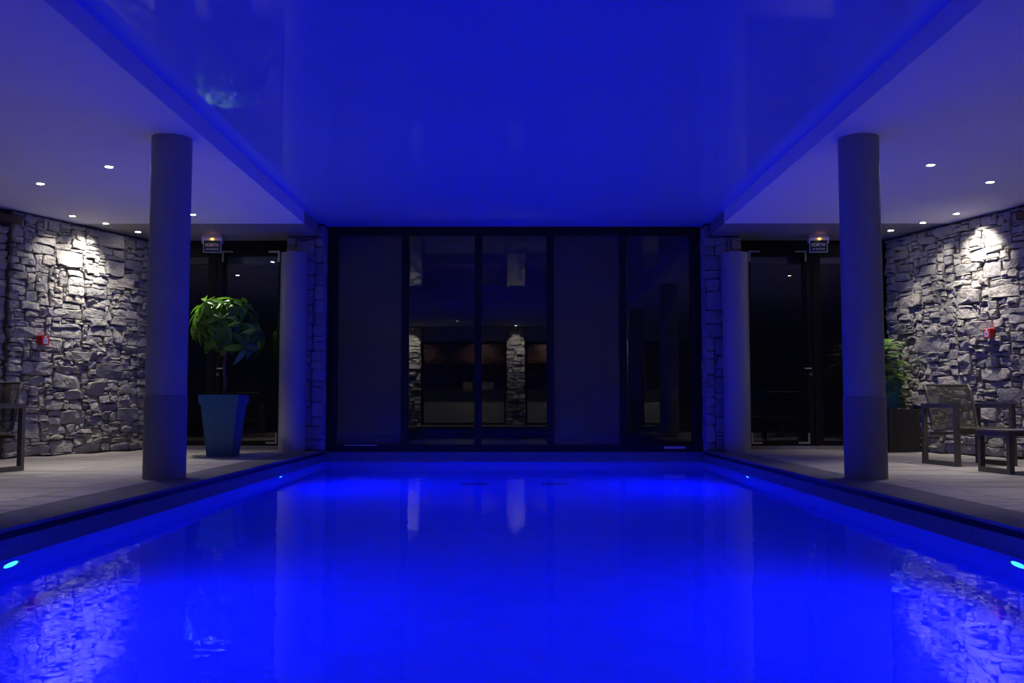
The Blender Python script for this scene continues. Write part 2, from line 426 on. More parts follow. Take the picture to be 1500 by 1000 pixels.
for (x0, x1) in ((-PX - 0.02, -PX + 0.002), (PX - 0.002, PX + 0.02)):
    MB().box(x0, PY0, -0.06, x1, WY - 0.01, -0.023).build('under_coping_strip', M['black_frame'], pool)  # thin black strip just under the coping edge
L = 1.25; k = 0
cop_mesh = MB().box(0.0, -L / 2 + 0.002, -0.022, CX - PX + 0.02, L / 2 - 0.002, 0).mesh('coping_stone', M['coping'], bevel=0.006)
for s in (-1, 1):
    for k in range(10):
        o = link('coping_stone', cop_mesh, pool); yc = WY - 0.10 - L / 2 - k * L
        o.location = (s * (PX - 0.02), yc, 0)
        if s < 0: o.rotation_euler = (0, 0, math.pi)
nm = MB().box(-0.64 + 0.002, -0.36, -0.022, 0.64 - 0.002, 0, 0).mesh('coping_stone', M['coping'], bevel=0.006)
for k in range(4):
    o = link('coping_stone', nm, pool); o.location = (-1.92 + 1.28 * k, PY0 + 0.02, 0)
for x in (-1.12, 1.12):
    i_ = MB().box(x - 0.13, WY - 0.012, -0.27, x + 0.13, WY + 0.01, -0.21).build('inlet', M['black_print'], pool, bevel=0.004)
for x in (-0.45, 0.45):
    MB().box(x - 0.14, 10.75, PB - 0.005, x + 0.14, 10.95, PB + 0.012).build('drain_grille', M['drain'], pool, bevel=0.004)
wt = MB(); wt.add([(-PX, PY0, WZ), (PX, PY0, WZ), (PX, WY, WZ), (-PX, WY, WZ)], [(0, 1, 2, 3)])
water = wt.build('pool_water', M['water'])
for p in water.data.polygons:
    if p.normal.z < 0: p.flip()
tag(water, 'still blue-lit water filling the swimming pool, mirroring walls and lamps', 'water', kind='stuff')

# ---- ceilings
def cpoly(s, y0, y1):
    pts = [(s * RX, y0), (s * 9.5, y0), (s * 9.5, y1), (s * RX, y1)]
    return pts if s > 0 else pts[::-1]
ce = MB()
for s in (-1, 1): ce.box(min(s * RX, s * 9.5), 5.2, HC, max(s * RX, s * 9.5), SY, HC + 0.4)
ce.box(-9.5, RY - 4.6, HC, 9.5, 5.2, HC + 0.4)
ceiling = ce.build('ceiling', M['plaster'], kind='structure'); tag(ceiling, 'matt white side ceiling with recessed downlights')
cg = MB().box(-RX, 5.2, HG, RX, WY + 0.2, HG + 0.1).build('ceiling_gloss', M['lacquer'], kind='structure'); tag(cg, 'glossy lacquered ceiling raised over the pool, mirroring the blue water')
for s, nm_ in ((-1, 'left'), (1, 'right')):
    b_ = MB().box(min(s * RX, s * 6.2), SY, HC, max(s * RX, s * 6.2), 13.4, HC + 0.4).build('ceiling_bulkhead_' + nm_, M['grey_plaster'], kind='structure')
    tag(b_, 'grey soffit in front of the glass doors beside the ' + ('potted umbrella tree' if s < 0 else 'fern on the black cube'))

# ---- angled stone walls
def stone_wall(name, A, B, s, seed, length, label, niche_at):
    d = (B - A).normalized(); nrm = Vector((d.y, -d.x)) if (Vector((d.y, -d.x)).x * s < 0) else Vector((-d.y, d.x))
    far = A; near = A + d * length
    o2 = -nrm * 0.3
    ni = A + d * niche_at; st_ = -nrm * 0.07
    pl = [tuple(far), tuple(ni), tuple(ni + st_), tuple(near + st_), tuple(near + o2), tuple(far + o2)]
    w = MB().prism(pl, -0.02, HC - 0.002).build(name, M['mortar'], kind='structure'); tag(w, label)
    U = Vector((d.x, d.y, 0)); Nn = Vector((nrm.x, nrm.y, 0)); O = Vector((A.x, A.y, 0.005))
    H = HC - 0.03
    face_stones(w, O, U, Nn, niche_at, H, seed, 300, cell=0.02, big=24, wr=(6, 17), hr=(2, 6), bigw=(14, 24), bigh=(6, 10))
    # beyond the lintel: the wall goes on, set a little further back
    O2 = O + U * niche_at - Nn * 0.07
    lin = MB()
    a = A + d * (niche_at - 0.10); e = A + d * (niche_at + 1.9); f_ = nrm * 0.075
    lin.prism([tuple(a + f_ * -0.9), tuple(e + f_ * -0.9), tuple(e + f_), tuple(a + f_)], 2.70, 2.79)
    lin.build('lintel', M['wood_beam'], w, bevel=0.006)
    rng = random.Random(seed + 5); mb = MB()
    for r_ in pack_stones(length - niche_at - 0.02, 2.66, rng, cell=0.02, big=20, wr=(5, 15), hr=(2, 6), bigw=(13, 22), bigh=(6, 10)):
        stone_geo(mb, r_, O2, U, Nn, rng)
    mb.build('far_stones', M['stone'], w, kind='stuff')
    return w, U, Nn, O
wl, UL, NL, OL = stone_wall('wall_left', WLA, WLB, -1, 11, 6.0, 'rough dry-stone wall with a lamp hot spot, behind the lone chair', 2.24)
wr, UR, NR, OR = stone_wall('wall_right', WRA, WRB, 1, 23, 6.0, 'rough dry-stone wall behind the armchair and low table', 2.46)

# ---- stone piers flanking the big window
for s, nm_, seed in ((-1, 'left', 3), (1, 'right', 7)):
    x0, x1 = 2.545, 3.04
    p = MB().box(min(s * x0, s * x1) + 0.01, 12.71, -0.02, max(s * x0, s * x1) - 0.01, 13.3, HG - 0.01).build('wall_pier_' + nm_, M['mortar'], kind='structure')
    tag(p, 'narrow coursed stone pier at the window edge behind the round column')
    hz = HC - 0.03
    kw = dict(cell=0.02, big=3, wr=(6, 18), hr=(4, 12), bigw=(12, 18), bigh=(9, 14), proud=(0.015, 0.035), jit=0.008)
    face_stones(p, Vector((s * x0, 12.71, 0.0)), Vector((s, 0, 0)), Vector((0, -1, 0)), x1 - x0, hz, seed, 80, **kw)
    face_stones(p, Vector((s * x0, 12.71, hz)), Vector((s, 0, 0)), Vector((0, -1, 0)), 0.085, 0.17, seed + 30, 20, **dict(kw, big=0, wr=(4, 5), hr=(3, 5)))
    face_stones(p, Vector((s * x0, 12.70, 0.0)), Vector((0, 1, 0)), Vector((-s, 0, 0)), 0.22, HG - 0.06, seed + 60, 40, **dict(kw, big=0, wr=(5, 11), hr=(4, 9), proud=(0.006, 0.012)))

# ---- big five-pane window
def window():
    w = empty('window_1', (0, WY, 0)); tag(w, 'wide black-framed window of five tall panes at the pool end', kind='structure')
    X0, X1 = -2.53, 2.53; Z0, Z1 = -0.03, HG
    def bar(nm_, x0, x1, z0, z1, y0=-0.005, y1=0.09): return MB().box(x0, y0, z0, x1, y1, z1).build(nm_, M['black_frame'], w, bevel=0.004)
    bar('jamb', X0, X0 + 0.125, Z0 + 0.1, Z1 - 0.11); bar('jamb', X1 - 0.125, X1, Z0 + 0.1, Z1 - 0.11)
    bar('head_rail', X0, X1, Z1 - 0.11, Z1); bar('sill_rail', X0, X1, Z0, Z0 + 0.1)
    mull = [-1.483, -0.487, 0.493, 1.483]
    for x in mull: bar('mullion', x - 0.05, x + 0.05, Z0 + 0.1, Z1 - 0.11)
    edges = [X0 + 0.125] + [q for x in mull for q in (x - 0.05, x + 0.05)] + [X1 - 0.125]
    for k in range(5):
        a, b_ = edges[2 * k], edges[2 * k + 1]
        gm = M['fog_glass'] if k in (0, 3) else M['glass']
        g_ = MB().add([(a, 0.045, Z0 + 0.1), (b_, 0.045, Z0 + 0.1), (b_, 0.045, Z1 - 0.11), (a, 0.045, Z1 - 0.11)], [(0, 1, 2, 3)]).build('pane', gm, w)
        if k in (0, 3): tag(g_, 'misted pane')
    MB().box(2.02, -0.012, 0.015, 2.31, -0.004, 0.045).build('track_plate', M['metal'], w, bevel=0.002)
    MB().box(-2.29, -0.012, 0.055, -1.85, -0.004, 0.066).build('track_strip', M['metal'], w)
    return w
window()

# ---- glazed double doors in the two corners
def glazed_door(name, s, label):
    d = empty(name, (0, 13.12, 0)); tag(d, label, kind='structure')
    def bx(nm_, m_, a, b_, z0, z1, y0, y1, par=d, bev=0.003):
        return MB().box(min(s * a, s * b_), y0, z0, max(s * a, s * b_), y1, z1).build(nm_, m_, par, bevel=bev)
    xi, xo = 3.06, 5.3
    bx('sill', M['tile'], xi, xo, -0.012, 0.045, -0.04, 0.12)
    bx('head_frame', M['black_frame'], xi, xo, 2.70, HC, -0.02, 0.1)
    bx('jamb', M['black_frame'], xi, 3.225, 0.045, 2.70, -0.02, 0.1); bx('jamb', M['black_frame'], 4.98, xo, 0.045, 2.70, -0.02, 0.1)
    bx('post', M['black_frame'], 4.02, 4.10, 0.045, 2.70, -0.03, 0.1); bx('post', M['black_frame'], 4.115, 4.195, 0.045, 2.70, -0.015, 0.1)
    for (a, b_) in ((3.225, 4.02), (4.195, 4.98)):
        lf = bx('leaf_frame', M['black_frame'], a, b_, 0.05, 0.115, 0.0, 0.06)
        bx('leaf_frame', M['black_frame'], a, b_, 2.655, 2.70, 0.0, 0.06)
        st = MB()
        for q in (a, b_ - 0.035): st.box(min(s * q, s * (q + 0.035)), 0.0, 0.115, max(s * q, s * (q + 0.035)), 0.05, 2.655)
        for q in (a, b_ - 0.035):
            MB().box(min(s * q, s * (q + 0.035)), 0.0, 0.115, max(s * q, s * (q + 0.035)), 0.05, 2.655).build('stile', M['black_frame'], d)
        g_ = MB().add([(s * (a + .035), 0.03, 0.115), (s * (b_ - .035), 0.03, 0.115), (s * (b_ - .035), 0.03, 2.655), (s * (a + .035), 0.03, 2.655)], [(0, 1, 2, 3)])
        g_.build('pane', M['door_glass'], d)
    # L-shaped corner brackets on the leaf beside the pier
    for cx_, sx in ((3.235, 1), (4.03, -1)):
        for cz, sz in ((2.725, -1), (0.075, 1)):
            a, b_ = (cx_, cx_ + 0.15 * sx) if sx > 0 else (cx_ - 0.15, cx_)
            m_ = MB()
            lo, hi = min(a, b_), max(a, b_)
            cxa, cxb = (cx_, cx_ + 0.024) if sx > 0 else (cx_ - 0.024, cx_)
            z_a, z_b = (cz - 0.024, cz) if sz < 0 else (cz, cz + 0.024)
            v_a, v_b = (cz - 0.15, cz) if sz < 0 else (cz, cz + 0.15)
            pts = [(lo, z_a, hi, z_b), (cxa, v_a if sz < 0 else z_b, cxb, z_a if sz < 0 else v_b)]
            for (q0, r0, q1, r1) in pts: m_.box(min(s * q0, s * q1), -0.042, r0, max(s * q0, s * q1), -0.031, r1)
            m_.build('corner_bracket', M['metal'], d)
    k_ = MB().tube([(s * 4.055, -0.03, 1.10), (s * 4.055, -0.085, 1.10), (s * 3.96, -0.085, 1.10)], 0.009, 8).build('handle', M['metal'], d)
    lk = MB().lathe([(0.02, 0), (0.02, 0.02)], 16).build('lock', M['metal'], d)
    lk.rotation_euler = (math.pi / 2, 0, 0); lk.location = (s * 4.06, -0.03, 1.02)
    return d
glazed_door('door_1', -1, 'black-framed glazed double door behind the potted umbrella tree')
glazed_door('door_2', 1, 'black-framed glazed double door beside the fern on the black cube')
for s, nm_ in ((-1, 'left'), (1, 'right')):
    MB().box(min(s * 5.3, s * 6.0), 13.1, 0, max(s * 5.3, s * 6.0), 13.3, HC).build('wall_corner_' + nm_, M['black_frame'], kind='structure')
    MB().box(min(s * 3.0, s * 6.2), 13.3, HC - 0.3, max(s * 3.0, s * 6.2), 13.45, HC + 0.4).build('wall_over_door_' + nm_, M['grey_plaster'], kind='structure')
gr = MB().box(-12, 13.3, -0.25, 12, 24, -0.12).build('ground_terrace', M['paving'], kind='structure'); tag(gr, 'dark terrace outside the window at night')

# ---- rear end of the hall (seen mirrored in the big window)
rw = MB()
rw.box(-9.5, RY - 0.3, 0, -5.6, RY, HC); rw.box(5.6, RY - 0.3, 0, 9.5, RY, HC)
rw.box(-5.6, RY - 0.3, 2.45, 5.6, RY, HC)
rear = rw.build('wall_rear', M['rear_plaster'], kind='structure'); tag(rear, 'plaster wall with wide openings at the lounge end of the hall')
for x, nm_, seed in ((-2.97, 'a', 41), (0.05, 'b', 47), (3.05, 'c', 53)):
    p = MB().box(x - 0.26, RY - 0.35, 0, x + 0.26, RY + 0.12, HC - 0.004).build('wall_rear_pier_' + {'a': 'west', 'b': 'middle', 'c': 'east'}[nm_], M['mortar'], kind='structure')
    tag(p, 'lamp-lit stone pier at the lounge end, seen mirrored in the window')
    face_stones(p, Vector((x + 0.27, RY + 0.12, 0)), Vector((-1, 0, 0)), Vector((0, 1, 0)), 0.54, HC - 0.03, seed, 90, cell=0.02, big=4, wr=(5, 14), hr=(3, 7), bigw=(13, 18), bigh=(6, 9))
for k, (a, b_) in enumerate(((-5.6, -3.25), (-2.7, -0.23), (0.33, 2.78), (3.32, 5.6))):
    d = empty('door_%d' % (k + 3), (0, RY - 0.15, 0)); tag(d, 'dark-framed glass screen to the lounge between stone piers', kind='structure')
    MB().box(a, -0.04, 2.37, b_, 0.04, 2.45).build('head_frame', M['black_frame'], d)
    MB().box(a, -0.04, 0, a + 0.06, 0.04, 2.37).build('jamb', M['black_frame'], d); MB().box(b_ - 0.06, -0.04, 0, b_, 0.04, 2.37).build('jamb', M['black_frame'], d)
    MB().box(a, -0.04, 0, b_, 0.04, 0.06).build('sill', M['black_frame'], d)
    MB().add([(a + .06, 0, .06), (b_ - .06, 0, .06), (b_ - .06, 0, 2.37), (a + .06, 0, 2.37)], [(0, 1, 2, 3)]).build('pane', M['door_glass'], d)
lb = MB(); lb.box(-9.5, RY - 4.7, 0, 9.5, RY - 4.5, HC)
lb.build('wall_lounge', M['walnut'], kind='structure')
lf = MB().box(-9.5, RY - 4.7, -0.3, 9.5, RY - 0.1, -0.013).build('floor_lounge', M['paving'], kind='structure')
MB().box(-9.7, RY - 4.7, -0.3, -9.5, 8.0, HC).build('wall_side_left', M['rear_plaster'], kind='structure')
MB().box(9.5, RY - 4.7, -0.3, 9.7, 8.0, HC).build('wall_side_right', M['rear_plaster'], kind='structure')

# ================================================================== THINGS
# ---- round columns
def column(x, y, h, r_, seam, label):
    c = empty('round_column', (x, y, 0)); tag(c, label, 'column', 'round grey columns along the pool', 'thing')
    if seam:
        auto_smooth(MB().lathe([(r_, seam), (r_, h)], 56).build('shaft', M['column'], c))
        auto_smooth(MB().lathe([(r_ + 0.006, 0.001), (r_ + 0.006, seam - 0.004), (r_ + 0.001, seam)], 56).build('sleeve', M['sleeve'], c))
    else:
        auto_smooth(MB().lathe([(r_, 0.001), (r_, h)], 56).build('shaft', M['column'], c))
    return c
column(-2.91, 8.0, HC - 0.001, 0.166, 0.69, 'tall grey round column beside the teal planter, dark sleeve at its foot')
column(2.925, 8.0, HC - 0.001, 0.166, 0.68, 'tall grey round column by the armchair and fern, dark sleeve at its foot')
column(-2.89, 12.46, 2.59, 0.170, 0, 'shorter round column at the stone pier behind the potted umbrella tree')
column(2.90, 12.46, 2.59, 0.170, 0, 'shorter round column at the stone pier next to the door with the visible lock')
column(-2.91, 3.2, HC - 0.001, 0.166, 0.69, 'round column at the lounge half of the pool, on the lone chair\'s side')
column(2.925, 3.2, HC - 0.001, 0.166, 0.68, 'round column at the lounge half of the pool, on the armchair and table side')

# ---- recessed downlights
def downlight(x, y, power, label, tilt=None, angle=70, blend=0.7, z=HC, group='recessed ceiling downlights', aim=None, size=0.03):
    t = empty('downlight', (x, y, z)); tag(t, label, 'light', group)
    auto_smooth(MB().lathe([(0.036, -0.001), (0.05, -0.001), (0.05, -0.006), (0.038, -0.007), (0.036, -0.001)], 28, close=False).build('trim_ring', M['ring'], t))
    if tilt:
        MB().lathe([(0.037, -0.0005), (0.037, -0.002)], 24).build('cup', M['cup'], t)
    ln = MB().lathe([(0.028 if tilt else 0.035, 0.0), (0.026 if tilt else 0.033, 0.004)], 24).build('lamp_glass', M['lens'], t)
    ln.rotation_euler = (math.pi, 0, 0); ln.location = (0, 0, -0.003)
    if tilt: ln.location = (tilt[0] * 0.011, tilt[1] * 0.011, -0.004)
    li = bpy.data.lights.new('downlight_beam', 'SPOT'); li.energy = power; li.color = WARM; li.spot_size = math.radians(angle); li.spot_blend = blend; li.shadow_soft_size = size
    lo = bpy.data.objects.new('downlight_beam', li); C.objects.link(lo); lo.parent = t; lo.location = (0, 0, -0.012)
    dv = Vector(aim) if aim else Vector((0, 0, -1))
    lo.rotation_euler = dv.to_track_quat('-Z', 'Y').to_euler()
    return t
def nl(v): return (v.x, v.y)
tl = (-NL.x, -NL.y); trr = (-NR.x, -NR.y)
DL = [
 (-4.85, 9.65, SPOT_MID, 'small round downlight above the lone chair', None, None),
 (-3.85, 8.95, SPOT_MID, 'small round downlight between the lone chair and the tall column by the planter', None, None),
 (-5.29, 11.33, SPOT_LOW, 'tilted downlight hugging the stone wall, between the lone chair and the hot spot', tl, (tl[0] * 0.45, tl[1] * 0.45, -1)),
 (-5.09, 11.80, SPOT_HOT, 'tilted downlight throwing the white hot spot on the stone wall behind the lone chair', tl, (tl[0] * 0.62, tl[1] * 0.62, -1)),
 (-4.93, 12.40, SPOT_LOW, 'downlight in the grey soffit at the stone wall near the planter door', None, None),
 (-3.83, 11.25, SPOT_MID, 'small round downlight above the potted umbrella tree', None, None),
 (-4.15, 6.30, SPOT_MID, 'small round downlight over the deck on the lone chair\'s side, towards the lounge', None, None),  # added out of view to light the deck and columns
 (4.15, 6.30, SPOT_MID, 'unseen downlight added over the deck on the table side, towards the lounge', None, None),  # its twin across the pool, also added out of view for light
 (3.93, 8.90, SPOT_MID, 'small round downlight between the low table and the tall column', None, None),
 (4.84, 9.60, SPOT_MID, 'small round downlight directly above the armchair', None, None),
 (5.24, 11.22, SPOT_HOT, 'tilted downlight throwing the white hot spot on the stone wall behind the armchair', trr, (trr[0] * 0.62, trr[1] * 0.62, -1)),
 (5.08, 11.78, SPOT_LOW, 'downlight at the stone wall between the hot spot and the grey soffit', trr, (trr[0] * 0.3, trr[1] * 0.3, -1)),
 (4.90, 12.32, 150.0, 'downlight in the grey soffit above the fern', None, None),
]
for x, y, p, lab, tilt, aim in DL:
    downlight(x, y, p, lab, tilt, 74 if not aim else 84, 1.0, aim=aim)
for x, lab in ((-2.97, 'downlight grazing the stone pier on the lone chair\'s side of the lounge end'), (0.05, 'downlight grazing the middle stone pier of the lounge end'), (3.05, 'downlight grazing the stone pier on the armchair\'s side of the lounge end')):
    downlight(x, RY + 0.42, 620 if x < 0.5 else 320, lab, None, 76, 0.9, aim=(0, -0.25, -1), group='downlights at the lounge end')
for x, y in ((-1.55, 0.1),): downlight(x, y, 120, 'single downlight in the plain ceiling in front of the lounge', None, 80, 0.8, group='downlights at the lounge end')
for x in (-4.6, -1.4, 1.6, 4.6): downlight(x, RY - 2.0, 700, 'downlight inside the lounge behind the glass screens', None, 110, 0.8, group='downlights inside the lounge')

for x in (-3.3, -1.1, 1.1, 3.3): downlight(x, RY - 3.75, 190, 'downlight added over the lounge bookshelf behind the counter', None, 120, 0.8, aim=(0, -0.5, -1), group='downlights added over the lounge bookshelf')  # extra lamps added to brighten the shelf and books

# ---- underwater lamps
def pool_lamp(s, y, power, label):
    t = empty('pool_light', (s * PX, y, -0.36), 0 if s < 0 else math.pi); tag(t, label, 'pool light', 'blue underwater lamps')
    b_ = MB().lathe([(0.11, 0.0), (0.11, 0.012), (0.085, 0.02), (0.08, 0.012)], 32, close=False).build('bezel', M['metal'], t)
    l_ = MB().lathe([(0.08, 0.006), (0.06, 0.014), (0.02, 0.018)], 32).build('lens', M['pool_lens'], t)
    for o in (b_, l_): o.rotation_euler = (0, math.pi / 2, 0); auto_smooth(o, 60)
    li = bpy.data.lights.new('pool_beam', 'AREA'); li.shape = 'DISK'; li.size = 0.16; li.energy = power; li.color = POOL_COL; li.spread = math.radians(150)
    lo = bpy.data.objects.new('pool_beam', li); C.objects.link(lo); lo.parent = t; lo.location = (0.04, 0, 0)
    lo.rotation_euler = Vector((1, 0, -0.25)).to_track_quat('-Z', 'Y').to_euler()
for s in (-1, 1):
    side = "on the lone chair's side" if s < 0 else "on the armchair's side"
    pool_lamp(s, 10.5, POOL_FAR, 'round blue underwater lamp near the window end ' + side)
    pool_lamp(s, 4.9, POOL_NEAR, 'round blue underwater lamp in the near half of the pool ' + side)

# ---- emergency exit signs
def exit_sign(x, y, rz, label):
    t = empty('exit_sign', (x, y, HC), rz); tag(t, label, 'exit sign', 'emergency exit signs')
    h = MB()
    h.add([(-.115, -.02, 0), (.115, -.02, 0), (.115, .06, 0), (-.115, .06, 0), (-.135, -.055, -.055), (.135, -.055, -.055), (.135, .06, -.055), (-.135, .06, -.055),
           (-.13, -.045, -.085), (.13, -.045, -.085), (.13, .06, -.085), (-.13, .06, -.085)],
          [(0, 1, 2, 3), (0, 4, 5, 1), (1, 5, 6, 2), (2, 6, 7, 3), (3, 7, 4, 0), (4, 8, 9, 5), (5, 9, 10, 6), (6, 10, 11, 7), (7, 11, 8, 4), (8, 11, 10, 9)])
    hs = h.build('housing', M['white_plastic'], t, bevel=0.003)
    for q in (-0.132, 0.122): MB().box(q, -.05, -.12, q + .01, .05, -.06).build('end_cap', M['white_plastic'], t, bevel=0.002)
    MB().box(-.118, -.012, -.245, .118, -.004, -.08).build('plate_border', M['white_plastic'], t)
    pl = MB().box(-.108, -.016, -.235, .108, -.0125, -.085).build('plate', M['sign_green'], t)
    tx = text_mesh('lettering', 'SORTIE', 0.056, M['white_plastic'], pl, 0.001); tx.location = (0, -.018, -.145)
    tx = text_mesh('lettering', 'DE SECOURS', 0.028, M['white_plastic'], pl, 0.0006); tx.location = (0, -.018, -.200)
    i_ = MB().lathe([(0.012, -.006), (0.012, .004), (0.004, .012)], 16).build('indicator', M['led'], t)
    i_.rotation_euler = (math.pi / 2, 0, 0); i_.location = (0.005, -.060, -.072)
    return t
exit_sign(-4.02, 12.62, math.radians(6), 'SORTIE emergency exit sign above the door behind the umbrella tree')
exit_sign(4.05, 12.62, math.radians(-6), 'SORTIE emergency exit sign above the door beside the fern')

# ---- red fire-alarm call points on the stone walls
def call_point(A, U2, N2, dist, z, label):
    p = A + U2 * dist + N2 * 0.055
    ang = math.atan2(N2.x, -N2.y)
    t = empty('alarm_call_point', (p.x, p.y, z), ang); tag(t, label, 'fire alarm', 'red fire alarm call points')
    MB().box(-.055, -.06, -.055, .055, 0.0, .055).build('body', M['red'], t, bevel=0.006)
    MB().box(-.05, 0.0, -.05, .05, .05, .05).build('back_box', M['red'], t, bevel=0.004)
    lb_ = MB().box(-.030, -.064, -.040, .030, -.0595, .028).build('window_label', M['label_grey'], t)
    d_ = MB().lathe([(0.009, 0), (0.009, .002)], 14).build('press_dot', M['black_print'], lb_)
    d_.rotation_euler = (math.pi / 2, 0, 0); d_.location = (0, -.064, -.004)
    MB().box(-.014, -.0625, .034, .014, -.0600, .048).build('house_symbol', M['white_plastic'], t)
A3 = Vector((WLA.x, WLA.y, 0)); B3 = Vector((WRA.x, WRA.y, 0))
call_point(A3, UL, NL, 1.80, 1.37, 'red fire alarm box with pale label on the stone wall behind the lone chair')
call_point(B3, UR, NR, 1.91, 1.44, 'red fire alarm box with pale label on the stone wall behind the armchair')

# ---- armchairs and low table
def bar_loop(mb, x, y0, y1, z0, z1, t=0.045, w=0.045):
    mb.box(x - w / 2, y0, z0, x + w / 2, y0 + t, z1); mb.box(x - w / 2, y1 - t, z0, x + w / 2, y1, z1)
    mb.box(x - w / 2, y0 + t, z1 - t, x + w / 2, y1 - t, z1); mb.box(x - w / 2, y0 + t, z0, x + w / 2, y1 - t, z0 + t)
def armchair(x, y, rz, label, W=0.66, D=0.58):
    t = empty('armchair', (x, y, 0), rz); tag(t, label, 'chair', 'metal sling armchairs')
    for s in (-1, 1):
        m_ = MB(); bar_loop(m_, s * (W / 2 - 0.022), -D / 2, D / 2, 0.001, 0.622); m_.build('arm_frame', M['chair'], t)
    def sling(nm_, pts, hw, th=0.006):
        v, f = [], []
        n = len(pts)
        for (yy, zz) in pts:
            v += [(-hw, yy, zz), (hw, yy, zz)]
        f = [(2 * i, 2 * i + 1, 2 * i + 3, 2 * i + 2) for i in range(n - 1)]
        return MB().add(v, f).build(nm_, M['sling'], t, smooth=True)
    seat = [(-0.26, 0.375), (-0.23, 0.392), (-0.1, 0.375), (0.05, 0.352), (0.17, 0.345)]
    back = [(0.17, 0.345), (0.205, 0.39), (0.235, 0.50), (0.262, 0.64), (0.30, 0.76), (0.335, 0.815)]
    hw = W / 2 - 0.075
    sling('seat', seat, hw); sling('backrest', back, hw)
    for s in (-1, 1):
        MB().tube([(s * hw, a, b_) for a, b_ in seat[:-1] + back], [0.016] * (len(seat) - 1 + len(back)), 6).build('side_rail', M['chair'], t)
    MB().box(-hw - 0.03, -0.245, 0.34, hw + 0.03, -0.215, 0.372).build('cross_rail', M['chair'], t)
    MB().box(-hw - 0.03, 0.20, 0.30, hw + 0.03, 0.23, 0.33).build('cross_rail', M['chair'], t)
    MB().tube([(-hw, 0.335, 0.815), (hw, 0.335, 0.815)], 0.012, 6).build('top_rail', M['chair'], t)
    return t
armchair(4.617, 9.775, math.radians(10), 'metal-framed armchair with see-through dark sling, beside the low table')
armchair(-4.93, 8.70, math.radians(-10), 'metal-framed armchair with see-through dark sling, standing alone by the stone wall')
t = empty('low_table', (4.60, 8.66, 0), math.radians(4)); tag(t, 'low metal-framed table with a thin dark top in front of the armchair', 'table')
for s in (-1, 1):
    m_ = MB(); bar_loop(m_, s * 0.277, -0.25, 0.25, 0.001, 0.372); m_.build('leg_frame', M['chair'], t)
MB().box(-0.31, -0.26, 0.373, 0.31, 0.26, 0.388).build('table_top', M['table'], t, bevel=0.003)
for yy in (-0.2, 0.2): MB().box(-0.25, yy - 0.02, 0.335, 0.25, yy + 0.02, 0.37).build('cross_rail', M['chair'], t)

# ---- potted umbrella tree
rng = random.Random(5)
pt_ = empty('umbrella_tree', (-3.43, 11.32, 0), 0.0); tag(pt_, 'umbrella tree with glossy palmate leaves in a tall square teal planter', 'potted plant')
def sq(mb, prof):
    o = len(mb.v)
    for h_, z in prof: mb.v += [(-h_, -h_, z), (h_, -h_, z), (h_, h_, z), (-h_, h_, z)]
    for i in range(len(prof) - 1):
        for k in range(4):
            k2 = (k + 1) % 4; mb.f.append((o + 4 * i + k, o + 4 * i + k2, o + 4 * i + 4 + k2, o + 4 * i + 4 + k))
    mb.f.append((o + 3, o + 2, o + 1, o)); n = len(prof) - 1
    mb.f.append(tuple(o + 4 * n + k for k in range(4)))
pm = MB(); sq(pm, [(0.148, 0.001), (0.208, 0.61), (0.226, 0.61), (0.236, 0.725), (0.215, 0.725), (0.208, 0.66)])
pm.build('planter', M['pot_teal'], pt_)
MB().box(-.2, -.2, .655, .2, .2, .672).build('soil', M['soil'], pt_)
trunk_pts = [(0, 0, .66), (.015, .01, .85), (-.01, .0, 1.05), (.02, -.01, 1.25), (.0, .0, 1.45), (.01, .01, 1.65)]
MB().tube(trunk_pts, [.022, .02, .019, .017, .015, .008], 8).build('trunk', M['trunk'], pt_, smooth=True)
def leaflet_mesh(L_, Wd, name):
    v, f = [], []
    prof = [(0, .06), (.18, .62), (.42, 1.0), (.66, .88), (.86, .45), (1.0, .02)]
    for a, w in prof:
        zc = -0.42 * L_ * a * a
        v += [(-w * Wd / 2, a * L_, zc + 0.012 * w), (0, a * L_, zc - 0.006), (w * Wd / 2, a * L_, zc + 0.012 * w)]
    for i in range(len(prof) - 1):
        for k in (0, 1): f.append((3 * i + k, 3 * i + k + 1, 3 * i + 4 + k, 3 * i + 3 + k))
    return MB().add(v, f).mesh(name, M['leaf'], smooth=True)
lms = [leaflet_mesh(.21, .075, 'leaf'), leaflet_mesh(.17, .06, 'leaf'), leaflet_mesh(.25, .085, 'leaf')]
br = MB(); nleaf = 0
for g in range(42):
    fi = math.acos(1 - 2 * (g + .5) / 42 * 0.86); th = g * 2.39996
    R_ = rng.uniform(.18, .46); cz = 1.54
    tip = Vector((math.sin(fi) * math.cos(th) * R_ * 1.1, math.sin(fi) * math.sin(th) * R_ * 1.1, cz + rng.uniform(-.08, .06) + math.cos(fi) * R_ * 0.85))
    st = Vector((0, 0, max(1.1, min(1.62, cz + (tip.z - cz) * 0.4 - .1))))
    mid = (st + tip) / 2 + Vector((0, 0, .03))
    br.tube([st, mid, tip], [.006, .005, .004], 5)
    outd = Vector((tip.x, tip.y, (tip.z - cz) * 0.7 + 0.12)).normalized()
    base_q = outd.to_track_quat('Z', 'Y').to_matrix().to_4x4()
    for q in range(7):
        a = 2 * math.pi * q / 7 + rng.uniform(-.15, .15)
        o = link('leaf', lms[rng.randint(0, 2)], pt_); nleaf += 1
        M4 = Matrix.Translation(tip) @ base_q @ Matrix.Rotation(a, 4, 'Z') @ Matrix.Rotation(rng.uniform(-.5, .35), 4, 'X')
        o.matrix_local = M4
br.build('leaf_stems', M['trunk'], pt_)

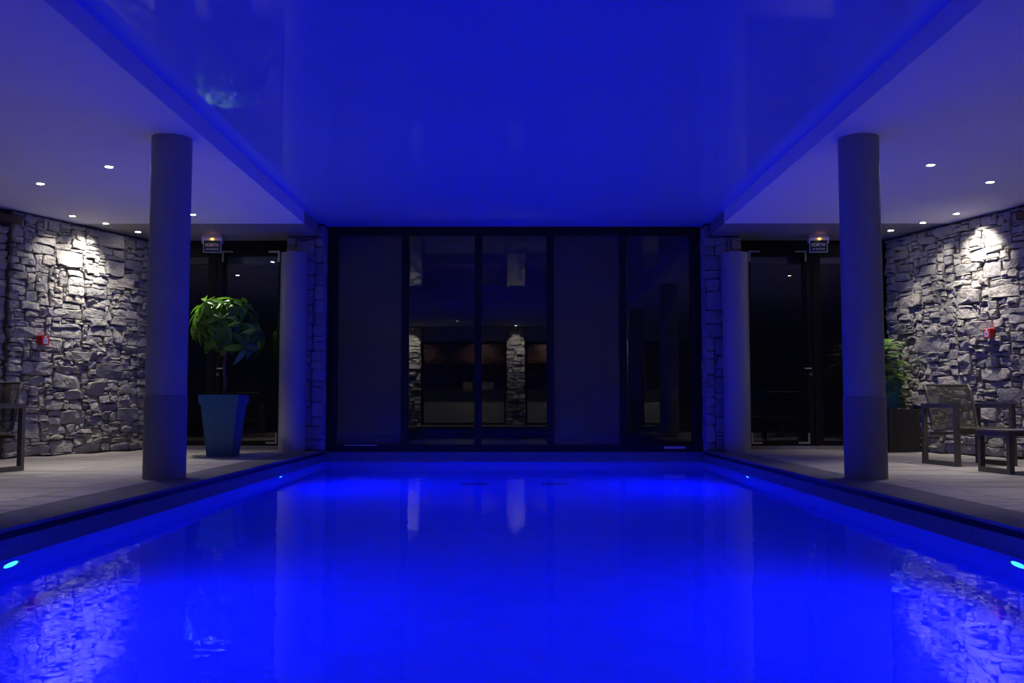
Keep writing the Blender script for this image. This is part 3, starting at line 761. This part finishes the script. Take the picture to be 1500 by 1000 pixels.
# ---- fern and ivy in a teal pot on a black cube
cb = MB().box(-.23, -.23, .001, .23, .23, .55).build('plinth_cube', M['black_wood'], bevel=0.006)
cb.rotation_euler = (0, 0, math.radians(16)); cb.location = (4.94, 12.52, 0)
tag(cb, 'black stained wooden cube under the fern against the stone wall', 'plinth')
fp = empty('potted_fern', (4.83, 12.46, 0.5505), 0.3); tag(fp, 'feathery green fern with trailing ivy in a teal pot on the black cube', 'potted plant')
fm = MB(); sq(fm, [(.105, .001), (.14, .30), (.152, .30), (.158, .37), (.14, .37), (.135, .33)])
fm.build('pot', M['pot_teal'], fp)
MB().box(-.13, -.13, .325, .13, .13, .335).build('soil', M['soil'], fp)
def frond_mesh(L_, seed):
    r2 = random.Random(seed); v, f = [], []
    n = 15
    for i in range(n):
        a = (i + .5) / n; yy = L_ * a; zz = -0.55 * L_ * a * a
        wl_ = L_ * .34 * math.sin(math.pi * min(1, a * .9 + .12)) ** .8
        for s in (-1, 1):
            o = len(v); dx = s * wl_; dy = wl_ * .45; dz = -wl_ * .25 + r2.uniform(-.008, .008)
            hw_ = L_ / n * .42
            v += [(0, yy - hw_, zz), (0, yy + hw_, zz), (dx * .6, yy + dy * .6 + hw_, zz + dz * .5), (dx, yy + dy, zz + dz), (dx * .6, yy + dy * .6 - hw_, zz + dz * .5)]
            f.append((o, o + 1, o + 2, o + 3, o + 4) if s > 0 else (o + 4, o + 3, o + 2, o + 1, o))
    return MB().add(v, f).mesh('frond', M['frond'])
fms = [frond_mesh(.32, 1), frond_mesh(.35, 2), frond_mesh(.28, 3)]
stems = MB()
for k in range(54):
    lvl = k / 53; th = k * 2.39996; zz = .36 + .52 * lvl
    o = link('frond', fms[k % 3], fp)
    rad = .03
    o.matrix_local = Matrix.Translation((math.cos(th) * rad, math.sin(th) * rad, zz)) @ Matrix.Rotation(th, 4, 'Z') @ Matrix.Rotation(rng.uniform(.0, .35) + lvl * .5, 4, 'X') @ Matrix.Scale(1.0 - .35 * lvl, 4)
stems.tube([(0, 0, .33), (.01, 0, .6), (0, .01, .9)], [.012, .009, .004], 6); stems.build('stem', M['trunk'], fp)
iv = MB()
for k in range(130):
    th = rng.uniform(-2.1, 0.6); rr = rng.uniform(.14, .24); zz = rng.uniform(.02, .40)
    if zz < .2: th = rng.uniform(-1.1, 0.5); rr = rng.uniform(.17, .24)
    c_ = Vector((math.cos(th) * rr, math.sin(th) * rr, zz)); s_ = rng.uniform(.022, .038)
    q = Matrix.Rotation(rng.uniform(0, 6.28), 3, 'Z') @ Matrix.Rotation(rng.uniform(.3, 1.3), 3, 'X')
    iv.add([c_ + q @ Vector(p) * s_ for p in ((0, -1, 0), (.8, -.3, .1), (.5, .5, 0), (0, 1.2, -.1), (-.5, .5, 0), (-.8, -.3, .1))], [(0, 1, 2, 3, 4, 5)])
for k in range(7):
    th = -1.2 + k * .28
    iv.tube([(math.cos(th) * .1, math.sin(th) * .1, .36), (math.cos(th) * .19, math.sin(th) * .19, .38), (math.cos(th) * .22, math.sin(th) * .22, rng.uniform(.05, .2))], .003, 4)
o = iv.build('ivy', M['ivy'], fp, kind='stuff'); tag(o, 'trailing pale ivy')

# ---- lounge furniture seen mirrored in the window
ct = empty('counter', (0, RY - 2.6, 0)); tag(ct, 'long pale counter inside the lounge, mirrored in the window', 'counter')
MB().box(-4.6, -.28, 0.001, 4.6, .28, 1.0).build('front', M['counter'], ct, bevel=0.005); MB().box(-4.65, -.33, 1.0, 4.65, .33, 1.05).build('counter_top', M['walnut'], ct, bevel=0.005)
sh = empty('bookshelf', (0, RY - 4.25, 0)); tag(sh, 'dark wooden wall shelf of the lounge behind the counter', 'bookshelf')
for z in (0.4, 1.05, 1.55, 2.05): MB().box(-4.4, -.16, z, 4.4, .16, z + .04).build('shelf', M['walnut'], sh)
for x in (-4.4, -2.2, 0, 2.2, 4.4): MB().box(x - .02, -.16, 0.001, x + .02, .16, 2.3).build('upright', M['walnut'], sh)
bm_ = [MB().box(-.018, -.09, 0, .018, .09, .26).mesh('book', plain('book_cover_%d' % i, c_, .6, noise=.1)) for i, c_ in enumerate(((.5, .45, .2), (.35, .3, .22), (.55, .52, .45)))]
for x0, n in ((-1.7, 7), (-1.05, 8), (1.2, 6)):
    for k in range(n):
        o = link('book', bm_[(k * 2 + n) % 3]); o.location = (x0 + k * .05, RY - 4.2, 1.091)
        tag(o, 'pale upright book on the lounge shelf, mirrored in the window', 'book', 'books on the lounge shelf')
